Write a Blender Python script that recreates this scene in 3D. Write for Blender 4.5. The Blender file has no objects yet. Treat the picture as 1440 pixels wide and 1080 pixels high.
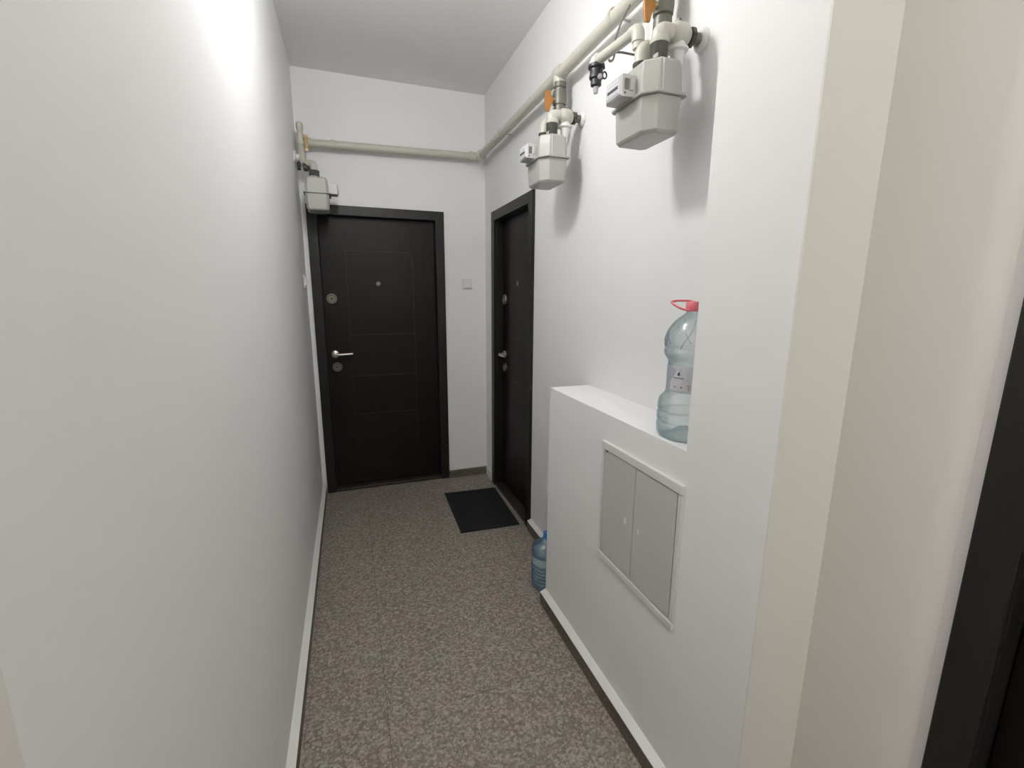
import bpy, bmesh, math, random
from mathutils import Vector, Matrix
random.seed(7)
C = bpy.context.scene
COL = C.collection
PI = math.pi

# ------------------------------------------------------------------ camera, light, exposure
F_PX, YAW, PITCH, ROLL, CAM_H = 641.9, 0.3401, -0.1952, 0.0052, 1.4808
cd = bpy.data.cameras.new('camera'); cam = bpy.data.objects.new('camera', cd); COL.objects.link(cam)
cd.sensor_width = 36.0; cd.lens = F_PX / 1440 * 36.0; cd.clip_start = 0.02
fw = Vector((math.sin(YAW)*math.cos(PITCH), math.cos(YAW)*math.cos(PITCH), math.sin(PITCH)))
rt = Vector((math.cos(YAW), -math.sin(YAW), 0)); up = rt.cross(fw)
r2 = math.cos(ROLL)*rt + math.sin(ROLL)*up; u2 = -math.sin(ROLL)*rt + math.cos(ROLL)*up
M = Matrix((r2, u2, -fw)).transposed().to_4x4(); M.translation = Vector((0, 0, CAM_H))
cam.matrix_world = M
C.camera = cam

wd = bpy.data.worlds.new('world'); C.world = wd; wd.use_nodes = True
wd.node_tree.nodes['Background'].inputs[0].default_value = (0.9, 0.95, 1, 1)
wd.node_tree.nodes['Background'].inputs[1].default_value = 0.05

LAMPS = [  # x, y, z, radius, watts, colour
    (0.07, 1.50, 2.64, 0.06, 186.0, (1.0, 0.995, 0.99)),
    (0.38, -1.50, 2.64, 0.06, 290.0, (1.0, 0.98, 0.955)),
]
for i, (x, y, z, r, w, c) in enumerate(LAMPS):
    ld = bpy.data.lights.new('lamp_light', 'POINT'); ld.shadow_soft_size = r; ld.energy = w; ld.color = c
    lo = bpy.data.objects.new('lamp_light', ld); lo.location = (x, y, z); COL.objects.link(lo)

vs = C.view_settings
vs.view_transform = 'Standard'; vs.look = 'None'; vs.gamma = 1; vs.use_curve_mapping = False
vs.exposure = 0.0

# ------------------------------------------------------------------ room measures (metres)
XL = -0.262      # left wall
XR = 1.016       # right wall (recessed part)
YE = 3.50        # end wall
H = 2.885        # ceiling
XB = 0.823       # front of pier and ledge box
ZB = 1.073       # top of ledge box
Y1 = 1.818       # far end of ledge box
YC = 0.934       # far edge of pier
YD = 0.6715      # near edge of pier
XN = 1.003       # right wall beside the camera
YK = -2.4        # back of the hall
T = 0.14

# ------------------------------------------------------------------ materials
def srgb(r, g, b):
    f = lambda v: (v/255/12.92) if v/255 <= 0.04045 else ((v/255+0.055)/1.055)**2.4
    return (f(r), f(g), f(b), 1)
def mat(name, col, rough=0.5, metal=0.0, noise=0.0, nscale=20, bump=0.0, bscale=60, spec=0.5, col2=None, coat=0.0, stretch=None):
    m = bpy.data.materials.new(name); m.use_nodes = True
    nt = m.node_tree; N = nt.nodes; L = nt.links; b = N['Principled BSDF']
    b.inputs['Roughness'].default_value = rough; b.inputs['Metallic'].default_value = metal
    b.inputs['Specular IOR Level'].default_value = spec
    b.inputs['Coat Weight'].default_value = coat
    b.inputs['Base Color'].default_value = col
    tc = N.new('ShaderNodeTexCoord'); mp = N.new('ShaderNodeMapping'); L.new(tc.outputs['Object'], mp.inputs[0])
    if stretch: mp.inputs['Scale'].default_value = stretch
    if noise > 0 or col2:
        n = N.new('ShaderNodeTexNoise'); n.inputs['Scale'].default_value = nscale; n.inputs['Detail'].default_value = 4
        L.new(mp.outputs[0], n.inputs[0])
        mx = N.new('ShaderNodeMix'); mx.data_type = 'RGBA'
        mx.inputs[6].default_value = col
        mx.inputs[7].default_value = col2 if col2 else tuple(c*(1-noise) for c in col[:3]) + (1,)
        L.new(n.outputs[0], mx.inputs[0]); L.new(mx.outputs[2], b.inputs['Base Color'])
    if bump > 0:
        n2 = N.new('ShaderNodeTexNoise'); n2.inputs['Scale'].default_value = bscale; n2.inputs['Detail'].default_value = 5
        L.new(mp.outputs[0], n2.inputs[0])
        bp = N.new('ShaderNodeBump'); bp.inputs['Strength'].default_value = bump; bp.inputs['Distance'].default_value = 0.003
        L.new(n2.outputs[0], bp.inputs['Height']); L.new(bp.outputs[0], b.inputs['Normal'])
    return m

WHITE = mat('white_wall_paint', (0.88, 0.876, 0.872, 1), 0.6, noise=0.03, nscale=3, bump=0.12, bscale=9, spec=0.3)
CREAM = mat('cream_wall_paint', (0.80, 0.785, 0.742, 1), 0.55, noise=0.03, nscale=3, bump=0.12, bscale=9, spec=0.35)
CEIL = mat('ceiling_paint', (0.92, 0.91, 0.895, 1), 0.75, noise=0.03, nscale=2, bump=0.1, bscale=8, spec=0.2)
LEDGE = mat('ledge_paint', (0.78, 0.775, 0.755, 1), 0.45, noise=0.04, nscale=30, bump=0.1, bscale=40)
CABF = mat('cabinet_frame_plastic', (0.70, 0.70, 0.68, 1), 0.4)
CABD = mat('cabinet_door_plastic', (0.56, 0.56, 0.53, 1), 0.42, bump=0.03, bscale=200)
SWITCH = mat('switch_plastic', (0.78, 0.77, 0.74, 1), 0.35)
PIPE = mat('cream_pipe_paint', (0.56, 0.55, 0.475, 1), 0.38, noise=0.1, nscale=40, bump=0.15, bscale=60)
METER = mat('meter_enamel', (0.41, 0.41, 0.382, 1), 0.35, noise=0.03, nscale=15)
INDEX = mat('index_plastic', (0.54, 0.54, 0.535, 1), 0.35)
PANELW = mat('index_panel_white', (0.66, 0.66, 0.69, 1), 0.3)
INK = mat('dark_print', (0.06, 0.06, 0.07, 1), 0.5)
REDINK = mat('red_print', (0.35, 0.03, 0.04, 1), 0.5)
NUT = mat('dark_cast_nut', (0.085, 0.085, 0.075, 1), 0.45, metal=0.5, noise=0.3, nscale=60)
VALVE = mat('grey_valve_body', (0.20, 0.195, 0.165, 1), 0.42, metal=0.3, noise=0.35, nscale=50)
ORANGE = mat('orange_lever_enamel', (0.47, 0.205, 0.04, 1), 0.4, col2=(0.33, 0.15, 0.04, 1), nscale=60)
BRASS = mat('worn_brass', (0.50, 0.36, 0.19, 1), 0.35, metal=0.6, noise=0.3, nscale=80)
BLACK = mat('black_plastic', (0.018, 0.017, 0.022, 1), 0.4)
KNOB = mat('pale_knob', (0.45, 0.42, 0.46, 1), 0.4)
WIRE = mat('clamp_wire', (0.22, 0.21, 0.19, 1), 0.5, metal=0.4)
CHROME = mat('satin_nickel', (0.62, 0.60, 0.55, 1), 0.28, metal=0.9)
NICKEL = mat('dull_nickel', (0.25, 0.24, 0.19, 1), 0.5, metal=0.6)
NICKEL2 = mat('dull_nickel_dark', (0.17, 0.165, 0.15, 1), 0.45, metal=0.7)
RUBBER = mat('mat_rubber', (0.011, 0.014, 0.013, 1), 0.75, bump=0.5, bscale=250, spec=0.3)
CAPBLUE = mat('blue_cap', (0.03, 0.17, 0.48, 1), 0.4)
PINK = mat('pink_plastic', (0.70, 0.15, 0.19, 1), 0.38)
LAMPB = mat('lamp_base', (0.7, 0.7, 0.7, 1), 0.4)

def wood(name, c1, c2, rough, spec=0.4):
    m = bpy.data.materials.new(name); m.use_nodes = True
    nt = m.node_tree; N = nt.nodes; L = nt.links; b = N['Principled BSDF']
    tc = N.new('ShaderNodeTexCoord'); mp = N.new('ShaderNodeMapping'); mp.inputs['Scale'].default_value = (60, 60, 3)
    L.new(tc.outputs['Object'], mp.inputs[0])
    n = N.new('ShaderNodeTexNoise'); n.inputs['Scale'].default_value = 2.0; n.inputs['Detail'].default_value = 6; n.inputs['Distortion'].default_value = 0.6
    L.new(mp.outputs[0], n.inputs[0])
    cr = N.new('ShaderNodeValToRGB'); cr.color_ramp.elements[0].position = 0.3; cr.color_ramp.elements[0].color = c1
    cr.color_ramp.elements[1].position = 0.72; cr.color_ramp.elements[1].color = c2
    L.new(n.outputs[0], cr.inputs[0]); L.new(cr.outputs[0], b.inputs['Base Color'])
    b.inputs['Roughness'].default_value = rough; b.inputs['Specular IOR Level'].default_value = spec
    bp = N.new('ShaderNodeBump'); bp.inputs['Strength'].default_value = 0.15; bp.inputs['Distance'].default_value = 0.001
    L.new(n.outputs[0], bp.inputs['Height']); L.new(bp.outputs[0], b.inputs['Normal'])
    return m
LEAF = wood('dark_walnut_leaf', (0.0044, 0.0027, 0.0022, 1), (0.0092, 0.0048, 0.0040, 1), 0.40, 0.22)
FRAME = wood('dark_wenge_frame', (0.0115, 0.0104, 0.0092, 1), (0.016, 0.0145, 0.013, 1), 0.42, 0.32)
THRESH = wood('threshold_wood', (0.02, 0.014, 0.012, 1), (0.045, 0.032, 0.027, 1), 0.45)
GROOVE2 = mat('groove_wood_faint', (0.0125, 0.0085, 0.0078, 1), 0.5)
GROOVE = mat('groove_wood', (0.024, 0.018, 0.016, 1), 0.5)

def granite(name, dark, mid, light, scale):
    m = bpy.data.materials.new(name); m.use_nodes = True
    nt = m.node_tree; N = nt.nodes; L = nt.links; b = N['Principled BSDF']
    tc = N.new('ShaderNodeTexCoord')
    v = N.new('ShaderNodeTexVoronoi'); v.inputs['Scale'].default_value = scale; v.inputs['Randomness'].default_value = 1
    n = N.new('ShaderNodeTexNoise'); n.inputs['Scale'].default_value = scale*0.55; n.inputs['Detail'].default_value = 5; n.inputs['Roughness'].default_value = 0.7
    big = N.new('ShaderNodeTexNoise'); big.inputs['Scale'].default_value = 9; big.inputs['Detail'].default_value = 3
    for q in (v, n, big): L.new(tc.outputs['Object'], q.inputs['Vector'])
    sp = N.new('ShaderNodeSeparateColor'); L.new(v.outputs['Color'], sp.inputs[0])
    ad = N.new('ShaderNodeMath'); ad.operation = 'MULTIPLY_ADD'; ad.inputs[1].default_value = 0.38; L.new(sp.outputs[0], ad.inputs[0]); 
    ml = N.new('ShaderNodeMath'); ml.operation = 'MULTIPLY'; ml.inputs[1].default_value = 0.65; L.new(n.outputs[0], ml.inputs[0]); L.new(ml.outputs[0], ad.inputs[2])
    cr = N.new('ShaderNodeValToRGB'); e = cr.color_ramp.elements
    e[0].position = 0.22; e[0].color = dark; e[1].position = 0.82; e[1].color = light
    k = cr.color_ramp.elements.new(0.50); k.color = mid
    L.new(ad.outputs[0], cr.inputs[0])
    tint = N.new('ShaderNodeMix'); tint.data_type = 'RGBA'; tint.blend_type = 'MULTIPLY'; tint.inputs[0].default_value = 1
    c2 = N.new('ShaderNodeValToRGB'); c2.color_ramp.elements[0].position = 0.4; c2.color_ramp.elements[1].position = 0.6
    c2.color_ramp.elements[0].color = (1.0, 0.92, 0.87, 1); c2.color_ramp.elements[1].color = (0.93, 0.96, 0.90, 1)
    L.new(big.outputs[0], c2.inputs[0]); L.new(cr.outputs[0], tint.inputs[6]); L.new(c2.outputs[0], tint.inputs[7])
    L.new(tint.outputs[2], b.inputs['Base Color'])
    b.inputs['Roughness'].default_value = 0.42; b.inputs['Specular IOR Level'].default_value = 0.35
    return m
FLOORM = granite('speckled_granite', (0.130, 0.114, 0.100, 1), (0.243, 0.218, 0.195, 1), (0.47, 0.44, 0.41, 1), 120)
BASEM = granite('granite_skirting', (0.07, 0.058, 0.047, 1), (0.13, 0.11, 0.092, 1), (0.21, 0.185, 0.165, 1), 150)
GROUT = mat('grout', (0.07, 0.062, 0.055, 1), 0.8)

def plastic_film(name, face, edge, gloss=0.12, haze=0.12):
    """thin clear PET: looks through, darker where the wall is seen edge-on, with glossy reflections"""
    m = bpy.data.materials.new(name); m.use_nodes = True
    nt = m.node_tree; N = nt.nodes; L = nt.links
    N.remove(N['Principled BSDF']); out = N['Material Output']
    lw = N.new('ShaderNodeLayerWeight'); lw.inputs[0].default_value = 0.35
    mx = N.new('ShaderNodeMix'); mx.data_type = 'RGBA'; mx.inputs[6].default_value = face; mx.inputs[7].default_value = edge
    L.new(lw.outputs['Facing'], mx.inputs[0])
    tr = N.new('ShaderNodeBsdfTransparent'); L.new(mx.outputs[2], tr.inputs[0])
    df = N.new('ShaderNodeBsdfDiffuse'); L.new(mx.outputs[2], df.inputs[0])
    gl = N.new('ShaderNodeBsdfGlossy'); gl.inputs['Roughness'].default_value = 0.08
    nz = N.new('ShaderNodeTexNoise'); nz.inputs['Scale'].default_value = 28; nz.inputs['Detail'].default_value = 3
    tc = N.new('ShaderNodeTexCoord'); L.new(tc.outputs['Object'], nz.inputs['Vector'])
    bp = N.new('ShaderNodeBump'); bp.inputs['Strength'].default_value = 0.6; bp.inputs['Distance'].default_value = 0.006
    L.new(nz.outputs[0], bp.inputs['Height']); L.new(bp.outputs[0], gl.inputs['Normal'])
    s1 = N.new('ShaderNodeMixShader'); s1.inputs[0].default_value = haze
    L.new(tr.outputs[0], s1.inputs[1]); L.new(df.outputs[0], s1.inputs[2])
    s2 = N.new('ShaderNodeMixShader')
    fr = N.new('ShaderNodeMath'); fr.operation = 'MULTIPLY_ADD'; fr.inputs[1].default_value = 0.35; fr.inputs[2].default_value = gloss*0.4
    L.new(lw.outputs['Fresnel'], fr.inputs[0]); L.new(fr.outputs[0], s2.inputs[0])
    L.new(s1.outputs[0], s2.inputs[1]); L.new(gl.outputs[0], s2.inputs[2]); L.new(s2.outputs[0], out.inputs[0])
    return m
PET = plastic_film('pale_pet_plastic', (0.93, 0.968, 0.968, 1), (0.40, 0.56, 0.585, 1), 0.2, 0.14)
PETB = plastic_film('blue_pet_plastic', (0.58, 0.80, 0.94, 1), (0.12, 0.31, 0.48, 1), 0.3, 0.2)
LABEL = plastic_film('clear_label_film', (0.93, 0.93, 0.96, 1), (0.72, 0.74, 0.80, 1), 0.1, 0.34)
LABELB = plastic_film('pale_blue_label_film', (0.75, 0.88, 0.92, 1), (0.5, 0.65, 0.7, 1), 0.1, 0.45)

def emis(name, col, s):
    m = bpy.data.materials.new(name); m.use_nodes = True; b = m.node_tree.nodes['Principled BSDF']
    b.inputs['Emission Color'].default_value = col; b.inputs['Emission Strength'].default_value = s; return m
GLOW = emis('lamp_glass', (1, 1, 0.97, 1), 4.0)

# ------------------------------------------------------------------ mesh helpers (world coordinates in, local out)
ORG = {}
def obj(name, bm, m, parent=None, smooth=False, label=None, kind=None, bevel=0.0, seg=2, origin=None):
    org = ORG[parent.name] if parent else Vector(origin if origin else (0, 0, 0))
    bmesh.ops.translate(bm, verts=bm.verts, vec=-org)
    bmesh.ops.recalc_face_normals(bm, faces=bm.faces)
    me = bpy.data.meshes.new(name); bm.to_mesh(me); bm.free()
    ms = m if isinstance(m, (list, tuple)) else [m]
    for q in ms: me.materials.append(q)
    if smooth:
        for p in me.polygons: p.use_smooth = True
        me.set_sharp_from_angle(angle=math.radians(40))
    o = bpy.data.objects.new(name, me); COL.objects.link(o)
    if parent: o.parent = parent
    else: o.location = org
    ORG[o.name] = org
    if label: o['label'] = label
    if kind: o['kind'] = kind
    if bevel > 0:
        b = o.modifiers.new('edge', 'BEVEL'); b.width = bevel; b.segments = seg; b.limit_method = 'ANGLE'; b.harden_normals = False
    return o
def thing(name, label, cat, loc, group=None):
    o = bpy.data.objects.new(name, None); COL.objects.link(o); o.location = loc; o.empty_display_size = 0.05
    o['label'] = label; o['category'] = cat
    if group: o['group'] = group
    ORG[o.name] = Vector(loc); return o
def tag(o, label, cat, group=None):
    o['label'] = label; o['category'] = cat
    if group: o['group'] = group
    return o
def box(bm, x0, y0, z0, x1, y1, z1):
    v = [bm.verts.new(p) for p in ((x0,y0,z0),(x1,y0,z0),(x1,y1,z0),(x0,y1,z0),(x0,y0,z1),(x1,y0,z1),(x1,y1,z1),(x0,y1,z1))]
    for f in ((0,3,2,1),(4,5,6,7),(0,1,5,4),(1,2,6,5),(2,3,7,6),(3,0,4,7)): bm.faces.new([v[i] for i in f])
    return v
def bbox(*a):
    bm = bmesh.new(); box(bm, *a); return bm
def loft(bm, rings, cap=True, close=False):
    R = [[bm.verts.new(p) for p in r] for r in rings]
    n = len(R[0])
    for a, b in zip(R, R[1:] + ([R[0]] if close else [])):
        for i in range(n): bm.faces.new((a[i], a[(i+1) % n], b[(i+1) % n], b[i]))
    if cap and not close: bm.faces.new(R[0][::-1]); bm.faces.new(R[-1])
def frame_of(d):
    d = Vector(d).normalized(); a = Vector((0,0,1)) if abs(d.z) < 0.9 else Vector((1,0,0))
    u = d.cross(a).normalized(); return u, d.cross(u).normalized(), d
def lathe(bm, base, axis, prof, n=24, cap=True):
    u, v, d = frame_of(axis); base = Vector(base)
    loft(bm, [[base + d*t + (u*math.cos(2*PI*i/n) + v*math.sin(2*PI*i/n))*max(r, 1e-4) for i in range(n)] for r, t in prof], cap)
def cyl(bm, a, b, r, n=20, r2=None):
    a = Vector(a); b = Vector(b); lathe(bm, a, b-a, [(r, 0), (r if r2 is None else r2, (b-a).length)], n)
def tube(bm, pts, r, n=14, sub=6, ends=True):
    """tube along a polyline whose corners are rounded"""
    P = [Vector(p) for p in pts]; path = [P[0]]
    for i in range(1, len(P)-1):
        a, b, c = P[i-1], P[i], P[i+1]
        rr = min(2.2*r if len(P) < 40 else 0, (a-b).length*0.48, (c-b).length*0.48)
        p0 = b + (a-b).normalized()*rr; p2 = b + (c-b).normalized()*rr
        for k in range(sub+1):
            t = k/sub; path.append(p0*(1-t)**2 + b*2*t*(1-t) + p2*t*t)
    path.append(P[-1])
    rings = []; up = None
    for i, p in enumerate(path):
        d = (path[min(i+1, len(path)-1)] - path[max(i-1, 0)]).normalized()
        if up is None: up, _, _ = frame_of(d)
        up = (up - d*up.dot(d)).normalized(); w = d.cross(up)
        rings.append([p + (up*math.cos(2*PI*k/n) + w*math.sin(2*PI*k/n))*r for k in range(n)])
    loft(bm, rings, ends)
def poly_prism(bm, poly_levels):
    loft(bm, poly_levels, True)
def nb(): return bmesh.new()
def hexnut(bm, base, axis, r, t, n=6): lathe(bm, base, axis, [(r*0.93, 0), (r, t*0.12), (r, t*0.88), (r*0.93, t)], n)

# ------------------------------------------------------------------ the setting
def struct(name, bm, m, **k): return obj(name, bm, m, kind='structure', **k)

# left wall: white as far as the paint edge at y = 0.40, cream in the hall beside and behind the camera
struct('wall_left', bbox(XL-T, 0.405, 0, XL, YE+T, H), WHITE)
struct('wall_left_hall', bbox(XL-T, YK, 0, XL-0.0002, 0.405, H), CREAM)
# end wall, with the opening for the door
D0, D1, DT = -0.2313, 0.6958, 2.065; JW = 0.064
bm = nb(); a0, a1, az = D0+0.02, D1-0.02, DT-0.02
box(bm, XL, YE, 0, a0, YE+T, H); box(bm, a1, YE, 0, XR, YE+T, H); box(bm, a0, YE, az, a1, YE+T, H)
struct('wall_end', bm, WHITE)
# right wall with the side door opening
R0, R1, RT = 2.497, 3.291, 2.05
bm = nb()
box(bm, XR, YD+0.02, 0, XR+T, R0+0.02, H); box(bm, XR, R1-0.02, 0, XR+T, YE+T, H); box(bm, XR, R0+0.02, RT-0.02, XR+T, R1-0.02, H)
struct('wall_right', bm, WHITE)
# pier and the low ledge box in front of it
struct('wall_pier', bbox(XB, YD, 0, XR, YC, H), WHITE)
bm = bbox(XB, YC, 0, XR, Y1, ZB)
struct('wall_ledge_box', bm, WHITE)
# the pier's near face and the wall beside the camera are painted cream
struct('wall_pier_side', bbox(XB+0.0005, YD-0.004, 0, XN, YD, H), CREAM)
N0, N1 = -0.50, 0.418
bm = nb()
box(bm, XN, N1-0.02, 0, XN+T, YD+0.02, H); box(bm, XN, YK, 0, XN+T, N0+0.02, H); box(bm, XN, N0+0.02, 2.05, XN+T, N1-0.02, H)
struct('wall_right_hall', bm, CREAM)
# raised plaster edge that runs up beside the near door frame
struct('trim_1', bbox(XN-0.005, N1-0.001, 0, XN+0.002, N1+0.020, 2.07), mat('plaster_edge', (0.66, 0.62, 0.62, 1), 0.6, bump=0.3, bscale=30), bevel=0.002)
struct('wall_back', bbox(XL-T, YK-T, 0, XN+T, YK, H), CREAM)
struct('ceiling', bbox(XL-T, YK-T, H, XR+T+0.06, YE+T, H+0.1), CEIL)

# floor: bed of grout with granite tiles laid on it
fl = struct('floor', bbox(XL-T, YK-T, -0.08, XR+T+0.06, YE+T, -0.0025), GROUT)
G = 0.0009
xs = [XL-0.01, 0.045, 0.655, XR+0.16]
ys = [YE+0.06] + [3.25-0.61*k for k in range(9)] + [YK]
cache = {}
for j in range(len(ys)-1):
    for i in range(3):
        x0, x1, y1, y0 = xs[i]+G, xs[i+1]-G, ys[j]-G, ys[j+1]+G
        obj('tile', bbox(x0, y0, -0.02, x1, y1, 0.0), FLOORM, fl)

# skirting: granite strip with a painted plaster ledge on top
def skirting(name, x0, x1, y0, y1, ledge=True, out=None):
    """out: '+x','-x','-y' the way it faces"""
    o = struct(name, bbox(x0, y0, 0, x1, y1, 0.060), BASEM)
    if ledge:
        bm = nb(); z0, z1 = 0.0602, 0.0635
        v = box(bm, x0, y0, z0, x1, y1, z1)
        for q in v[4:]:
            if out == '+x' and abs(q.co.x-x0) < 1e-6: q.co.z += 0.012
            if out == '-x' and abs(q.co.x-x1) < 1e-6: q.co.z += 0.012
        obj('plaster_ledge', bm, LEDGE, o)
    return o
skirting('baseboard_left', XL, XL+0.026, 0.405, YE-0.021, True, '+x')
skirting('baseboard_left_hall', XL, XL+0.020, YK, 0.405, True, '+x')
skirting('baseboard_right_box', XB-0.029, XB, YD, Y1, True, '-x')
skirting('baseboard_right', XR-0.026, XR, Y1, R0-0.001, True, '-x')
struct('baseboard_end', bbox(D1+0.001, YE-0.022, 0, XR, YE, 0.058), BASEM)
struct('baseboard_right_corner', bbox(XR-0.010, R1+0.001, 0, XR, YE-0.022, 0.058), LEDGE)
struct('baseboard_right_hall', bbox(XN-0.02, N1+0.021, 0, XN, YD-0.004, 0.060), BASEM)

# ------------------------------------------------------------------ doors
def door(name, A, B, plane, facing, top, handle_side, hz=1.042, lock_z=1.44, low_z=0.948, peep=0.447, recess=0.045, parts=True, proud=0.018):
    """A door between A and B along the wall. facing 'end': wall plane y = plane, facing -y; 'side': wall plane x = plane, facing -x.
    s runs along the wall, d is the depth into the wall."""
    def P(s, d, z): return (s, plane+d, z) if facing == 'end' else (plane+d, s, z)
    def sbox(bm, s0, d0, z0, s1, d1, z1):
        a = P(s0, d0, z0); b = P(s1, d1, z1)
        return box(bm, min(a[0], b[0]), min(a[1], b[1]), z0, max(a[0], b[0]), max(a[1], b[1]), z1)
    axis = (0, -1, 0) if facing == 'end' else (-1, 0, 0)
    # frame: two jambs and a head, mitred to one casing with a stepped inner lip
    fr = None
    root = thing(name, '', '', P((A+B)/2, 0, 0)); del root['label']; del root['category']; root['kind'] = 'structure'
    for s0, s1 in ((A, A+JW), (B-JW, B)):
        bm = nb(); sbox(bm, s0, -proud, 0, s1, 0.0, top)
        sm0, sm1 = (s0+0.02, s1) if s0 == A else (s0, s1-0.02)
        sbox(bm, sm0, 0.0, 0, sm1, 0.09, top-0.02)
        obj('jamb', bm, FRAME, root, bevel=0.003)
    bm = nb(); sbox(bm, A+JW, -proud, top-JW, B-JW, 0.0, top); sbox(bm, A+JW, 0, top-JW, B-JW, 0.09, top-0.02)
    obj('door_head', bm, FRAME, root, bevel=0.003)
    bm = nb(); sbox(bm, A+JW, -0.012, 0.0, B-JW, 0.09, 0.022); 
    obj('threshold', bm, THRESH, root, bevel=0.004)
    # leaf
    a, b = A+JW+0.002, B-JW-0.002; z0, z1 = 0.026, top-JW-0.003
    bm = nb(); sbox(bm, a, recess, z0, b, recess+0.04, z1)
    leaf = obj('door_leaf', bm, LEAF, root, bevel=0.002)
    if not parts: return root
    hs = handle_side   # +1: lock side at A, -1: lock side at B
    E = a if hs > 0 else b
    S = lambda t: E + hs*t
    W = b-a
    gx0, gx1 = 0.165, W-0.165
    zs = (0.58, 0.872, 1.18, 1.775)
    def groove(s0, s1, z0, z1):
        bm = nb(); sbox(bm, min(s0, s1), recess-0.0016, z0, max(s0, s1), recess+0.001, z1)
        return bm
    for z in zs: obj('moulding_line', groove(S(gx0), S(gx1), z-0.002, z+0.002), GROOVE2 if z > 1.5 else GROOVE, leaf)
    for g in (gx0, gx1): obj('moulding_line', groove(S(g)-0.0015, S(g)+0.0015, 0.30, 1.775), GROOVE2, leaf)
    # hardware
    def disc(nm, t, z, r, m, depth=0.009):
        bm = nb(); base = Vector(P(S(t), recess, z))
        lathe(bm, base, axis, [(r, 0), (r, depth*0.6), (r*0.93, depth), (r*0.80, depth), (r*0.76, depth*0.72), (r*0.62, depth*0.72), (r*0.56, depth*1.05), (r*0.30, depth*1.1), (r*0.27, depth*0.7), (0.002, depth*0.7)], 28)
        e = obj(nm, bm, m, leaf, smooth=True)
        bm = nb(); lathe(bm, base, axis, [(r*0.74, 0), (r*0.74, depth*0.74), (r*0.60, depth*0.74)], 28)
        return e, obj('ring_recess', bm, NUT, e, smooth=True)
    disc('lock_escutcheon', 0.055, lock_z, 0.036, NICKEL)
    disc('lock_escutcheon', 0.062, low_z, 0.034, NICKEL2)
    bm = nb(); base = Vector(P(S(0.052), recess, hz)); lathe(bm, base, axis, [(0.027, 0), (0.027, 0.006), (0.023, 0.009), (0.011, 0.011), (0.010, 0.045), (0.002, 0.047)], 22)
    hd = obj('door_handle', bm, CHROME, leaf, smooth=True)
    bm = nb(); q = lambda t, d, z: P(S(t), recess-d, z)
    tube(bm, [q(0.052, 0.02, hz), q(0.052, 0.044, hz), q(0.075, 0.047, hz), q(0.175, 0.047, hz+0.003)], 0.0085, 12)
    obj('lever', bm, CHROME, hd, smooth=True)
    bm = nb(); base = Vector(P(S(W*0.478), recess, 1.547)); lathe(bm, base, axis, [(0.016, 0), (0.016, 0.003), (0.011, 0.005), (0.009, 0.003), (0.001, 0.003)], 20)
    obj('peephole', bm, NICKEL, leaf, smooth=True)
    return root
door('door_1', D0, D1, YE, 'end', DT, +1)
door('door_2', R0, R1, XR, 'side', RT, -1, recess=0.05)
door('door_3', N0, N1, XN, 'side', 2.07, -1, parts=False, proud=0.012)
# shadow gap backing behind each leaf
# ------------------------------------------------------------------ doormat
bm = nb(); mz = 0.008
pts = [(0.596, 3.197), (0.581, 2.588), (0.968, 2.572), (0.985, 3.170)]
loft(bm, [[(x, y, 0.0005) for x, y in pts], [(x, y, mz*0.8) for x, y in pts], [(x+(0.78-x)*0.02, y+(2.88-y)*0.01, mz) for x, y in pts]])
dm = thing('doormat', 'black rubber doormat lying on the granite floor before the side door', 'doormat', (0.78, 2.88, 0))
obj('mat_backing', bm, RUBBER, dm)
bm = nb()
for k in range(44):
    y = 2.612 + k*0.0128
    sh = (y-2.58)/0.61*0.014
    box(bm, 0.607+sh, y, mz-0.001, 0.955+sh, y+0.006, mz+0.0018)
r = obj('rib_field', bm, RUBBER, dm); r['kind'] = 'stuff'

# ------------------------------------------------------------------ switches
def wall_switch(loc, rotz, label, w=0.078, h=0.078):
    t = thing('light_switch', label, 'switch', loc, None); t.rotation_euler[2] = rotz
    o0 = ORG[t.name]; ORG[t.name] = Vector((0, 0, 0))
    # local: faces -y
    obj('switch_plate', bbox(-w/2, -0.008, -h/2, w/2, 0.0, h/2), SWITCH, t, bevel=0.003, seg=3)
    bm = nb(); v = box(bm, -w*0.33, -0.014, -h*0.33, w*0.33, -0.007, h*0.33)
    for q in v:
        if q.co.z < 0 and q.co.y < -0.010: q.co.y -= 0.004
    obj('rocker', bm, SWITCH, t, bevel=0.0015)
    return t
wall_switch((0.868, YE, 1.552), 0, 'small cream light switch on the end wall between the two doors')
wall_switch((XL, 3.30, 1.555), PI/2, 'thin cream light switch seen edge-on on the side wall by the end door')

# ------------------------------------------------------------------ utility cabinet set into the ledge box
cab = thing('utility_cabinet', 'pale grey two-door utility cabinet set flush into the white ledge box', 'cabinet', (XB, 1.136, 0.76))
CY0, CY1, CZ0, CZ1 = 0.926, 1.345, 0.535, 0.978
iy0, iy1, iz0, iz1 = 0.944, 1.331, 0.558, 0.950
px_ = XB-0.010
for a in ((CY0, CZ1-0.0, CY1, iz1), (CY0, iz0, CY1, CZ0)):
    y0, zt, y1, zb = a; z0, z1 = min(zt, zb), max(zt, zb)
    obj('frame_rail', bbox(px_, y0, z0, XB+0.004, y1, z1), CABF, cab, bevel=0.0025)
for y0, y1 in ((CY0, iy0), (iy1, CY1)):
    obj('frame_stile', bbox(px_+0.003, y0, iz0, XB+0.004, y1, iz1), CABF, cab, bevel=0.0025)
obj('cabinet_back', bbox(XB-0.0012, iy0, iz0, XB+0.002, iy1, iz1), INK, cab)
ym = 1.1415
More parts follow.
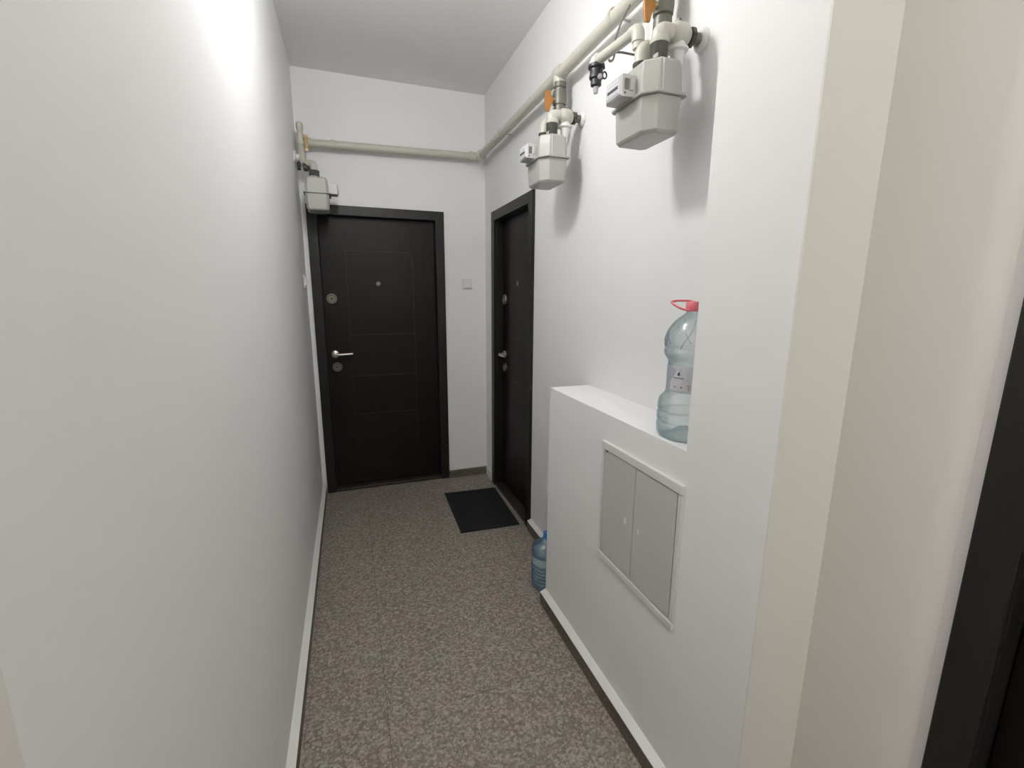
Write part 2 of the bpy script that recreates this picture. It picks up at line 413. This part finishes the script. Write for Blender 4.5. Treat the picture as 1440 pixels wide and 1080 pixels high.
for y0, y1, ky in ((ym+0.0012, iy1-0.003, 1.184), (iy0+0.003, ym-0.0012, 1.109)):
    dr = obj('cabinet_door', bbox(px_+0.0035, y0, iz0+0.003, XB-0.0012, y1, iz1-0.003), CABD, cab, bevel=0.0015)
    bm = nb(); loft(bm, [[(px_+0.0035-dd, ky+0.006*s*math.cos(2*PI*k/16), 0.748+0.012*s*math.sin(2*PI*k/16)) for k in range(16)] for s, dd in ((1, -0.001), (1, 0.0015), (0.8, 0.0025))])
    obj('lock', bm, CABF, dr, smooth=True)
obj('hinge_pin', bbox(px_+0.001, 1.308, 0.9435, px_+0.0045, 1.316, 0.9475), INK, cab)

# ------------------------------------------------------------------ gas pipe
def ring(bm, c, axis, r, w, n=20):
    u = Vector(axis).normalized(); lathe(bm, Vector(c)-u*w/2, axis, [(r*0.9, 0), (r, w*0.15), (r, w*0.85), (r*0.9, w)], n)
PX, PY, PZ, PR = 0.952, 3.432, 2.447, 0.0255
gp = thing('gas_pipe', 'long cream-painted steel gas pipe running under the ceiling round the corner', 'pipe', (PX, PY, PZ))
bm = nb(); cyl(bm, (-0.175, PY, PZ-0.022), (PX-0.03, PY, PZ), PR, 20); obj('pipe_run', bm, PIPE, gp, smooth=True)
bm = nb(); cyl(bm, (PX, PY-0.03, PZ), (PX, YC-0.0, PZ-0.006), PR, 20); obj('pipe_run', bm, PIPE, gp, smooth=True)
bm = nb(); tube(bm, [(PX-0.065, PY, PZ-0.001), (PX, PY, PZ), (PX, PY-0.065, PZ)], PR*1.22, 18)
obj('corner_elbow', bm, PIPE, gp, smooth=True)
bm = nb()
for c, ax in (((PX-0.065, PY, PZ-0.001), (1, 0, 0)), ((PX, PY-0.065, PZ), (0, 1, 0))): ring(bm, c, ax, PR*1.36, 0.012)
obj('elbow_collar', bm, PIPE, gp, smooth=True)
# clamp hanging at the corner
bm = nb(); tube(bm, [(PX+0.0, PY-0.02, PZ-0.025), (PX+0.01, PY-0.02, PZ-0.05), (PX-0.012, PY-0.03, PZ-0.062), (PX-0.002, PY-0.03, PZ-0.09)], 0.005, 8)
tube(bm, [(PX+0.02, PY-0.04, PZ-0.03), (PX+0.016, PY-0.045, PZ-0.072), (PX-0.004, PY-0.05, PZ-0.085)], 0.004, 8)
obj('loose_wire', bm, LEDGE, gp, smooth=True)
def saddle(y, x=PX, z=PZ, r=PR):
    bm = nb(); n = 14
    rings = []
    for k in range(n+1):
        t = -0.62*PI + 1.24*PI*k/n + PI
        for_r = []
        for dy, rr in ((-0.009, r+0.0005), (0.009, r+0.0005), (0.009, r+0.004), (-0.009, r+0.004)):
            for_r.append((x+math.cos(t)*rr, y+dy, z+math.sin(t)*rr))
        rings.append(for_r)
    loft(bm, rings)
    cyl(bm, (x+r*0.6, y, z), (XR, y, z), 0.005, 8)
    return bm
obj('pipe_clamp', saddle(2.9), PIPE, gp, smooth=True)
obj('pipe_clamp', saddle(1.62), PIPE, gp, smooth=True)
bm = nb(); ring(bm, (-0.035, PY, PZ-0.018), (1, 0, 0), PR*1.22, 0.02); obj('pipe_clamp', bm, PIPE, gp, smooth=True)
for yy in (2.072, 1.335):
    bm = nb(); ring(bm, (PX, yy, PZ), (0, 1, 0), PR*1.22, 0.07); cyl(bm, (PX, yy, PZ), (PX, yy, PZ-0.052), PR*1.12, 20)
    obj('tee', bm, PIPE, gp, smooth=True)
bm = nb(); tube(bm, [(-0.165, PY, PZ-0.022), (-0.212, PY, PZ-0.022), (-0.212, 3.375, PZ-0.022)], PR*1.2, 16)
obj('end_elbow', bm, PIPE, gp, smooth=True)

# ------------------------------------------------------------------ gas meter, built once at the wall, copied twice
def octo(xf, xb, y0, y1, cf, cb, z):
    """front at xf (away from the wall), back at xb; chamfers cf (front) cb (back)"""
    c2 = cf*0.35
    return [(xf, y0+cf, z), (xf, y1-c2, z), (xf+c2, y1, z), (xb-cb, y1, z), (xb, y1-cb, z), (xb, y0+cb, z), (xb-cb, y0, z), (xf+cf*0.95, y0, z)]
MX, MY, MZ = XR, 1.255, 1.930
def build_meter():
    t = thing('gas_meter', '', 'meter', (MX, MY, MZ), 'domestic gas meters hanging below the gas pipe')
    xf, xb = XR-0.214, XR-0.096; y0, y1 = MY-0.088, MY+0.090; z = MZ
    def lv(d, zz, cf=0.034, cb=0.012): return octo(xf+d, xb-d, y0+d, y1-d, cf, cb, zz)
    bm = nb(); loft(bm, [lv(0.014, z-0.004, 0.030), lv(0.008, z-0.002), lv(0.0035, z+0.005), lv(0.0012, z+0.050), lv(0.0, z+0.092)])
    obj('lower_casing', bm, METER, t, bevel=0.002)
    bm = nb(); loft(bm, [lv(0.0, z+0.100), lv(0.0015, z+0.150), lv(0.004, z+0.180), lv(0.010, z+0.187), lv(0.030, z+0.190)])
    obj('upper_casing', bm, METER, t, bevel=0.002)
    bm = nb(); loft(bm, [lv(-0.007, z+0.0925, 0.032, 0.02), lv(-0.009, z+0.094), lv(-0.009, z+0.099), lv(-0.007, z+0.1005)])
    obj('seam_flange', bm, METER, t)
    # centre crimp seen on the side faces
    bm = nb(); box(bm, xf+0.042, y0-0.0012, z+0.102, xf+0.0445, y0+0.002, z+0.180); obj('side_crease', bm, PANELW, t)
    # index head
    hx0, hx1 = XR-0.262, xf+0.006; hy0, hy1 = MY-0.023, MY+0.062; hz0, hz1 = z+0.098, z+0.156
    bm = nb()
    loft(bm, [[(hx1, hy0, hz0), (hx1, hy1, hz0), (hx1, hy1, hz1), (hx1, hy0, hz1)],
              [(hx0+0.006, hy0, hz0), (hx0+0.006, hy1, hz0), (hx0+0.006, hy1, hz1), (hx0+0.006, hy0, hz1)],
              [(hx0, hy0+0.006, hz0+0.006), (hx0, hy1-0.006, hz0+0.006), (hx0, hy1-0.006, hz1-0.006), (hx0, hy0+0.006, hz1-0.006)]])
    ih = obj('index_head', bm, INDEX, t, bevel=0.0015)
    obj('dial_panel', bbox(hx0-0.0012, hy0+0.010, hz0+0.010, hx0+0.001, hy1-0.010, hz1-0.010), PANELW, ih, bevel=0.0008)
    obj('counter_window', bbox(hx0-0.0022, hy0+0.014, hz0+0.022, hx0-0.001, hy1-0.016, hz0+0.030), INK, ih)
    bm = nb()
    for k in range(7): box(bm, hx0-0.0018, hy0+0.016+k*0.0075, hz0+0.014, hx0-0.001, hy0+0.0205+k*0.0075, hz0+0.016)
    for k in range(5): box(bm, hx0-0.0018, hy0+0.016+k*0.0105, hz0+0.038, hx0-0.001, hy0+0.023+k*0.0105, hz0+0.040)
    obj('dial_print', bm, KNOB, ih, kind='stuff')
    # pulse-sensor recess on the near flank of the index head
    bm = nb(); box(bm, hx0+0.012, hy0-0.0012, hz0+0.018, hx0+0.026, hy0+0.001, hz1-0.012); obj('socket', bm, VALVE, ih)
    bm = nb(); box(bm, hx0+0.028, hy0-0.006, hz0+0.016, hx0+0.040, hy0+0.001, hz1-0.012); obj('latch', bm, INDEX, ih, bevel=0.0015)
    bm = nb(); cyl(bm, (hx0+0.014, hy0+0.001, hz0+0.009), (hx0+0.014, hy0-0.002, hz0+0.009), 0.003, 12); obj('screw', bm, VALVE, ih, smooth=True)
    bm = nb(); box(bm, hx1-0.012, hy0+0.006, hz0-0.005, hx1+0.002, hy1-0.006, hz0); obj('index_bracket', bm, NUT, ih)
    # unions on top
    for yy, hh, rr in ((MY+0.058, 0.032, 0.024), (MY-0.027, 0.050, 0.0245)):
        bm = nb(); lathe(bm, (XR-0.146, yy, z+0.186), (0, 0, 1), [(0.026, 0), (0.026, 0.004), (0.019, 0.010), (0.019, 0.02)], 20)
        obj('boss', bm, METER, t, smooth=True)
        bm = nb(); lathe(bm, (XR-0.146, yy, z+0.196), (0, 0, 1), [(rr*0.92, 0), (rr, 0.004), (rr, hh-0.008), (rr*1.05, hh-0.006), (rr*1.05, hh), (rr*0.8, hh+0.001)], 12)
        obj('union_nut', bm, NUT, t, smooth=True)
    # lifting tabs at the top rim
    for yy in (y0+0.014, y1-0.05): obj('rim_tab', bbox(xf+0.03, yy, z+0.186, xf+0.034, yy+0.02, z+0.197), METER, t, bevel=0.001)
    return t
m3 = build_meter()
def copy_tree(o, parent=None):
    c = o.copy(); COL.objects.link(c); c.parent = parent; ORG[c.name] = ORG[o.name]
    for ch in list(o.children): copy_tree(ch, c)
    return c
m2 = copy_tree(m3); m2.location = (MX, 1.988, MZ+0.025)
m2['label'] = 'grey gas meter hanging just outside the side door, middle one on the pipe'
m1 = copy_tree(m3); m1.location = (XL-0.058, 3.275, 1.985); m1.rotation_euler[2] = PI; m1.scale = (1.15, 1, 1)
m1['label'] = 'grey gas meter on the long wall, hanging over the corner of the end door frame'
m3['label'] = 'grey gas meter above the shelf bottle, beside the white pier'

# ------------------------------------------------------------------ valve and regulator group above a meter
def build_branch(orange_lo=True):
    t = thing('gas_fitting', '', 'pipe fitting', (MX, MY, 2.2), 'valve and elbow fittings above the gas meters')
    X = XR-0.146; zt = 2.40
    # ball valve column under the tee
    bm = nb(); yy = MY+0.08
    lathe(bm, (PX, yy, zt), (0, 0, -1), [(0.028, 0), (0.028, 0.02), (0.023, 0.022), (0.023, 0.030), (0.030, 0.034), (0.032, 0.060), (0.030, 0.090), (0.024, 0.094), (0.024, 0.100), (0.028, 0.102), (0.028, 0.134), (0.022, 0.136), (0.022, 0.160)], 18)
    obj('ball_valve', bm, VALVE, t, smooth=True)
    bm = nb(); cyl(bm, (PX-0.02, yy-0.004, zt-0.07), (PX-0.050, yy-0.006, zt-0.07), 0.010, 12)
    obj('valve_stem', bm, BRASS, t, smooth=True)
    bm = nb(); hc = PX-0.062
    out = [(-0.013, 0.038), (0.012, 0.040), (0.013, 0.020), (0.022, 0.010), (0.022, -0.010), (0.012, -0.020), (0.006, -0.046), (-0.010, -0.048), (-0.016, -0.022), (-0.018, 0.0)]
    loft(bm, [[(hc+a, yy-0.010-e, zt-0.078+b) for a, b in out] for e in (0.0, 0.009)])
    obj('lever', bm, ORANGE, t, bevel=0.002)
    # inlet elbow: column down, over to the far union
    bm = nb(); tube(bm, [(PX, yy, 2.27), (PX, yy, 2.215), (PX-0.03, MY+0.060, 2.202), (X, MY+0.058, 2.202), (X, MY+0.058, 2.157)], 0.0215, 16)
    obj('inlet_elbow', bm, PIPE, t, smooth=True)
    # outlet elbow: near union up and into the wall
    zc = 2.206; y2 = MY-0.027
    bm = nb(); tube(bm, [(X, y2, 2.172), (X, y2, zc), (X+0.062, y2, zc)], 0.0235, 16, 8)
    lathe(bm, (X, y2, 2.172), (0, 0, 1), [(0.026, 0), (0.027, 0.004), (0.027, 0.012), (0.0235, 0.016)], 16)
    obj('outlet_elbow', bm, PIPE, t, smooth=True)
    bm = nb(); lathe(bm, (X+0.036, y2, zc), (1, 0, 0), [(0.025, 0), (0.030, 0.006), (0.032, 0.012), (0.032, 0.042), (0.027, 0.048), (0.022, 0.056)], 20)
    obj('regulator_body', bm, PIPE, t, smooth=True)
    bm = nb(); lathe(bm, (X+0.062, y2, zc-0.020), (0, 0, -1), [(0.022, 0), (0.022, 0.012), (0.030, 0.016), (0.030, 0.022), (0.021, 0.026), (0.017, 0.050), (0.012, 0.075), (0.010, 0.085)], 18)
    obj('regulator_bonnet', bm, LEDGE, t, smooth=True)
    bm = nb(); cyl(bm, (X+0.062, y2, zc+0.03), (X+0.062, y2, zc+0.04), 0.006, 10); obj('test_plug', bm, VALVE, t, smooth=True)
    bm = nb(); lathe(bm, (X+0.095, y2, zc), (1, 0, 0), [(0.024, 0), (0.026, 0.002), (0.026, 0.013), (0.022, 0.015)], 8)
    obj('lock_nut', bm, NUT, t, smooth=True)
    bm = nb(); cyl(bm, (X+0.108, y2, zc), (XR, y2, zc), 0.016, 16); obj('wall_nipple', bm, VALVE, t, smooth=True)
    bm = nb(); lathe(bm, (XR-0.001, y2, zc), (-1, 0, 0), [(0.032, 0), (0.031, 0.005), (0.024, 0.012), (0.018, 0.014)], 24)
    obj('wall_rosette', bm, LEDGE, t, smooth=True)
    return t
b3 = build_branch()
b3['label'] = 'cream elbows and grey valve with orange lever above the meter by the pier'
b2 = copy_tree(b3); b2.location = (MX, 1.988, 2.225)
for ch in b2.children:
    if ch.name.startswith('lever'): ch.location.z -= 0.022
    if ch.name.startswith('valve_stem'): ch.location.z -= 0.020
    if ch.name.startswith('ball_valve'): ch.location.z -= 0.018
b2['label'] = 'cream elbows and valve with orange lever above the meter outside the side door'

# fitting of the meter in the far corner (its own shape)
b1 = thing('gas_fitting', 'cream fitting with small brass lever above the meter in the far corner', 'pipe fitting', (XL, 3.35, 2.3), 'valve and elbow fittings above the gas meters')
cx = -0.222
bm = nb(); lathe(bm, (cx, 3.35, 2.515), (0, 0, -1), [(0.012, 0), (0.020, 0.006), (0.021, 0.040), (0.017, 0.045), (0.017, 0.060), (0.023, 0.064), (0.023, 0.125), (0.018, 0.130), (0.018, 0.155), (0.022, 0.16), (0.022, 0.2)], 16)
obj('valve_column', bm, PIPE, b1, smooth=True)
bm = nb(); tube(bm, [(cx, 3.35, 2.33), (cx, 3.34, 2.272), (-0.155, 3.302, 2.272), (-0.155, 3.302, 2.228)], 0.0225, 16)
obj('outlet_elbow', bm, PIPE, b1, smooth=True)
bm = nb(); lathe(bm, (-0.215, 3.33, 2.258), (1, 0.0, 0), [(0.024, 0), (0.030, 0.006), (0.030, 0.030), (0.024, 0.036)], 8)
obj('regulator_body', bm, NUT, b1, smooth=True)
bm = nb(); lathe(bm, (XL, 3.30, 2.300), (1, 0, 0), [(0.036, 0), (0.034, 0.006), (0.020, 0.014), (0.018, 0.03)], 20)
obj('wall_rosette', bm, LEDGE, b1, smooth=True)
bm = nb(); lathe(bm, (XL+0.012, 3.32, 2.255), (1, 0, 0), [(0.022, 0), (0.026, 0.003), (0.026, 0.018), (0.02, 0.02)], 8)
obj('lock_nut', bm, NUT, b1, smooth=True)
bm = nb(); loft(bm, [[(-0.196, 3.318-e, z), (-0.196, 3.326-e, z), (-0.178, 3.326-e, z), (-0.178, 3.318-e, z)] for z, e in ((2.44, 0.0), (2.43, 0.0), (2.40, 0.004), (2.355, 0.01), (2.345, 0.01))])
obj('lever', bm, BRASS, b1, bevel=0.001)
bm = nb(); cyl(bm, (cx+0.018, 3.338, 2.42), (-0.178, 3.33, 2.42), 0.009, 12); obj('valve_stem', bm, BRASS, b1, smooth=True)

# ------------------------------------------------------------------ thin branch pipe with black coupling
tp = thing('branch_pipe', 'thin cream branch pipe held beneath the main gas pipe', 'pipe', (0.862, 1.44, 2.272))
bm = nb(); tube(bm, [(0.862, 1.322, 2.200), (0.860, 1.322, 2.252), (0.862, 1.570, 2.272)], 0.0162, 14)
obj('pipe_run', bm, PIPE, tp, smooth=True)
bm = nb(); tube(bm, [(0.861, 1.322, 2.218), (0.860, 1.322, 2.252), (0.860, 1.354, 2.2545)], 0.0190, 14); obj('elbow', bm, PIPE, tp, smooth=True)
bm = nb(); tube(bm, [(PX-0.01, 1.50, PZ-0.02), (0.905, 1.50, 2.36), (0.885, 1.50, 2.30), (0.866, 1.50, 2.282)], 0.0035, 8); obj('hanger_wire', bm, WIRE, tp, smooth=True)
bm = nb(); tube(bm, [(XR, 1.47, 2.262), (0.90, 1.47, 2.262), (0.872, 1.47, 2.258), (0.866, 1.47, 2.235), (0.858, 1.475, 2.230), (0.852, 1.475, 2.236)], 0.0035, 8)
obj('hook', bm, WIRE, tp, smooth=True)
pv = thing('relief_valve', 'small black plastic valve with a pale knob hanging from the thin branch pipe', 'valve', (0.862, 1.60, 2.25))
VX, VY, VZ = 0.862, 1.572, 2.268
bm = nb(); lathe(bm, (VX, VY-0.006, VZ+0.004), (0, 1, 0), [(0.019, -0.010), (0.022, -0.006), (0.022, 0.008), (0.018, 0.012), (0.018, 0.024), (0.010, 0.028)], 12)
obj('cap_nut', bm, LEDGE, pv, smooth=True)
bm = nb(); lathe(bm, (VX, VY, VZ-0.008), (0, 0, -1), [(0.029, 0), (0.030, 0.010), (0.023, 0.014), (0.023, 0.030), (0.025, 0.034), (0.025, 0.042), (0.019, 0.046), (0.019, 0.064), (0.012, 0.068)], 10)
obj('valve_body', bm, BLACK, pv, smooth=True)
bm = nb(); lathe(bm, (VX+0.003, VY-0.018, VZ-0.050), (-0.35, -0.93, 0), [(0.009, 0), (0.009, 0.006), (0.006, 0.009)], 16); obj('knob', bm, KNOB, pv, smooth=True)
bm = nb(); n = 16
tube(bm, [(VX+0.028+0.008*math.cos(2*PI*k/n), VY-0.008, VZ-0.038+0.011*math.sin(2*PI*k/n)) for k in range(n+1)], 0.0026, 6, 1); obj('pull_ring', bm, BLACK, pv, smooth=True)
bm = nb(); cyl(bm, (VX, VY, VZ-0.074), (VX, VY, VZ-0.096), 0.010, 12, 0.008); obj('outlet_stub', bm, KNOB, pv, smooth=True)

# ------------------------------------------------------------------ bottles
def rsq(cx, cy, r, z, n=48, q=0.0, lob=0, ang=0.0):
    out = []
    for i in range(n):
        t = 2*PI*i/n
        k = 1 + q*(math.cos(4*(t-ang))*-1) + (0.02*math.cos(lob*t) if lob else 0)
        out.append((cx+r*k*math.cos(t), cy+r*k*math.sin(t), z))
    return out
def smooth_prof(pf, sub=4):
    out = []
    for i in range(len(pf)-1):
        p0 = pf[max(i-1, 0)]; p1 = pf[i]; p2 = pf[i+1]; p3 = pf[min(i+2, len(pf)-1)]
        for k in range(sub):
            t = k/sub
            f = lambda a, b, c, d: 0.5*((2*b)+(-a+c)*t+(2*a-5*b+4*c-d)*t*t+(-a+3*b-3*c+d)*t**3)
            out.append((f(p0[0], p1[0], p2[0], p3[0]), f(p0[1], p1[1], p2[1], p3[1])))
    out.append(pf[-1]); return out
def arc_patch(bm, cx, cy, r, a0, a1, z0, z1, n=14, th=0.0006):
    rings = []
    for k in range(n+1):
        t = a0+(a1-a0)*k/n; c, s = math.cos(t), math.sin(t)
        rings.append([(cx+r*c, cy+r*s, z0), (cx+r*c, cy+r*s, z1), (cx+(r+th)*c, cy+(r+th)*s, z1), (cx+(r+th)*c, cy+(r+th)*s, z0)])
    loft(bm, rings)
BX, BY, BZ = 0.908, 1.043, ZB+0.001
sb = thing('water_bottle', 'large clear water bottle with pink carrying handle on the ledge', 'bottle', (BX, BY, BZ))
pf = [(0.050, 0.004), (0.066, 0.0), (0.078, 0.010), (0.0805, 0.026), (0.081, 0.040), (0.0785, 0.046), (0.081, 0.053), (0.0815, 0.070), (0.0785, 0.077), (0.081, 0.084), (0.080, 0.104),
      (0.077, 0.114), (0.066, 0.128), (0.0615, 0.140), (0.0605, 0.180), (0.0605, 0.218), (0.064, 0.228), (0.0715, 0.240), (0.0735, 0.252), (0.0705, 0.259), (0.0735, 0.266), (0.0745, 0.282), (0.071, 0.298), (0.062, 0.316), (0.047, 0.336), (0.031, 0.350), (0.022, 0.358), (0.0205, 0.366)]
bm = nb(); loft(bm, [rsq(BX, BY, r, BZ+z, q=(0.012 if 0.1 < z < 0.3 else 0.02)) for r, z in smooth_prof(pf)], False)
obj('bottle_shell', bm, PET, sb, smooth=True)
# push-up base
bm = nb(); loft(bm, [rsq(BX, BY, r, BZ+z, 40, lob=5) for r, z in ((0.050, 0.004), (0.040, 0.010), (0.028, 0.022), (0.012, 0.028), (0.002, 0.029))], False)
obj('bottle_base', bm, PET, sb, smooth=True)
# swirling facets pressed in the shoulder
bm = nb()
for k in range(7):
    a0 = 2*PI*k/7
    tube(bm, [(BX+rr*math.cos(a0+sw), BY+rr*math.sin(a0+sw), BZ+z) for rr, z, sw in ((0.0735, 0.262, 0), (0.0742, 0.284, 0.16), (0.0705, 0.300, 0.30), (0.060, 0.319, 0.42), (0.044, 0.338, 0.52))], 0.0018, 6, 3)
obj('shoulder_rib', bm, PET, sb, smooth=True)
bm = nb(); arc_patch(bm, BX, BY, 0.0628, math.radians(150), math.radians(320), BZ+0.138, BZ+0.212, 24)
lb = obj('bottle_label', bm, LABEL, sb, smooth=True)
# printing on the label: white arch, drop emblem, word line, rule and small marks
LA = math.radians(203)
def lp(u, z, r=0.0640): a = LA+u/0.063; return (BX+r*math.cos(a), BY+r*math.sin(a), BZ+z)
def patch(bm, pts, r=0.0640, th=0.0005):
    loft(bm, [[lp(u, z, r) for u, z in pts], [lp(u, z, r+th) for u, z in pts]])
bm = nb(); W2 = 0.026
for k in range(12):
    u0 = -W2+2*W2*k/12; u1 = u0+2*W2/12
    h0 = 0.166+0.034*math.cos(u0/W2*1.25)**2; h1 = 0.166+0.034*math.cos(u1/W2*1.25)**2
    patch(bm, [(u0, 0.143), (u1, 0.143), (u1, h1), (u0, h0)], 0.0635, 0.0003)
obj('label_panel', bm, PANELW, lb, smooth=False)
bm = nb(); pts = []
for k in range(14):
    a = 2*PI*k/14; rr = 0.0042; pts.append((rr*math.sin(a)*(1.0 if math.cos(a) < 0.2 else 0.65 if math.cos(a) < 0.8 else 0.15), 0.1905+(rr*1.75 if math.cos(a) > 0.2 else rr)*math.cos(a)))
patch(bm, pts); obj('drop_emblem', bm, mat('navy_print', (0.03, 0.05, 0.12, 1), 0.5), lb)
bm = nb()
for k in range(7): patch(bm, [(-0.0155+k*0.0045, 0.1778), (-0.0125+k*0.0045, 0.1778), (-0.0130+k*0.0045, 0.1815), (-0.0150+k*0.0045, 0.1815)])
patch(bm, [(-0.019, 0.1640), (0.014, 0.1640), (0.014, 0.1650), (-0.019, 0.1650)])
patch(bm, [(-0.012, 0.153), (-0.007, 0.153), (-0.007, 0.156), (-0.012, 0.156)])
obj('label_print', bm, mat('grey_blue_print', (0.10, 0.11, 0.17, 1), 0.5), lb)
bm = nb(); patch(bm, [(0.007, 0.152), (0.011, 0.152), (0.011, 0.157), (0.007, 0.157)]); obj('label_stamp', bm, mat('green_print', (0.08, 0.14, 0.08, 1), 0.5), lb)
bm = nb(); patch(bm, [(0.0285, 0.147), (0.0300, 0.147), (0.0300, 0.156), (0.0285, 0.156)]); patch(bm, [(0.024, 0.160), (0.033, 0.160), (0.033, 0.162), (0.024, 0.162)]); obj('label_mark', bm, REDINK, lb)
# cap and carrying handle
bm = nb(); lathe(bm, (BX, BY, BZ+0.362), (0, 0, 1), [(0.0245, 0), (0.0250, 0.003), (0.0245, 0.022), (0.021, 0.026), (0.002, 0.026)], 30)
obj('bottle_cap', bm, PINK, sb, smooth=True)
bm = nb()
P0 = Vector((BX, BY, BZ+0.378)); dirh = Vector((-0.42, 0.90, 0)).normalized(); sd = Vector((0.90, 0.42, 0)).normalized()
U = Vector((0, 0, 1))
loop = [P0+sd*0.022+dirh*0.004+U*0.006, P0+sd*0.023+dirh*0.03+U*0.012, P0+sd*0.015+dirh*0.060+U*0.012, P0+dirh*0.072+U*0.009, P0-sd*0.015+dirh*0.056+U*0.001, P0-sd*0.023+dirh*0.028-U*0.010, P0-sd*0.022+dirh*0.004-U*0.014]
tube(bm, loop, 0.0032, 10)
obj('carrying_handle', bm, PINK, sb, smooth=True)

FX, FY = 0.877, 1.938
fb = thing('water_bottle', 'blue-tinted plastic water bottle with blue cap on the floor behind the ledge box', 'bottle', (FX, FY, 0))
pf = [(0.045, 0.008), (0.060, 0.002), (0.070, 0.010), (0.0735, 0.026)]
for k in range(5):
    z = 0.034+k*0.019; pf += [(0.0745, z), (0.0745, z+0.009), (0.0705, z+0.0145)]
pf += [(0.0735, 0.134), (0.0715, 0.140), (0.0715, 0.184), (0.0745, 0.192), (0.0740, 0.206), (0.069, 0.222), (0.058, 0.238), (0.042, 0.250), (0.026, 0.259), (0.019, 0.266), (0.0175, 0.274)]
bm = nb(); loft(bm, [rsq(FX, FY, r, z+0.001, q=0.03, ang=PI/4*0) for r, z in smooth_prof(pf, 3)], False)
obj('bottle_shell', bm, PETB, fb, smooth=True)
bm = nb(); loft(bm, [rsq(FX, FY, r, z+0.001, 40, lob=5) for r, z in ((0.045, 0.008), (0.03, 0.02), (0.012, 0.026), (0.002, 0.027))], False)
obj('bottle_base', bm, PETB, fb, smooth=True)
bm = nb(); arc_patch(bm, FX, FY, 0.0745, math.radians(180), math.radians(330), 0.144, 0.182, 20)
obj('bottle_label', bm, LABELB, fb, smooth=True)
bm = nb(); lathe(bm, (FX, FY, 0.271), (0, 0, 1), [(0.0205, 0), (0.0210, 0.002), (0.0205, 0.006), (0.0185, 0.007), (0.0185, 0.027), (0.016, 0.030), (0.002, 0.030)], 26)
obj('bottle_cap', bm, CAPBLUE, fb, smooth=True)

# ------------------------------------------------------------------ ceiling lamps above the frame
for (x, y, z, r, w, c), lb_ in zip(LAMPS, ('bare globe bulb under the corridor ceiling by the long wall', 'bare globe bulb under the ceiling of the hall behind')):
    t = thing('ceiling_light', lb_, 'ceiling light', (x, y, H))
    bm = nb(); lathe(bm, (x, y, H), (0, 0, -1), [(0.05, 0), (0.05, 0.012), (0.03, 0.022), (0.022, 0.026), (0.022, 0.155), (0.016, 0.165), (0.014, 0.190)], 24); obj('lamp_holder', bm, LAMPB, t, smooth=True)
    bm = nb(); lathe(bm, (x, y, z), (0, 0, 1), [(max(0.0005, 0.056*math.sin(PI*k/14)), -0.056*math.cos(PI*k/14)) for k in range(15)], 24); obj('bulb', bm, GLOW, t, smooth=True)
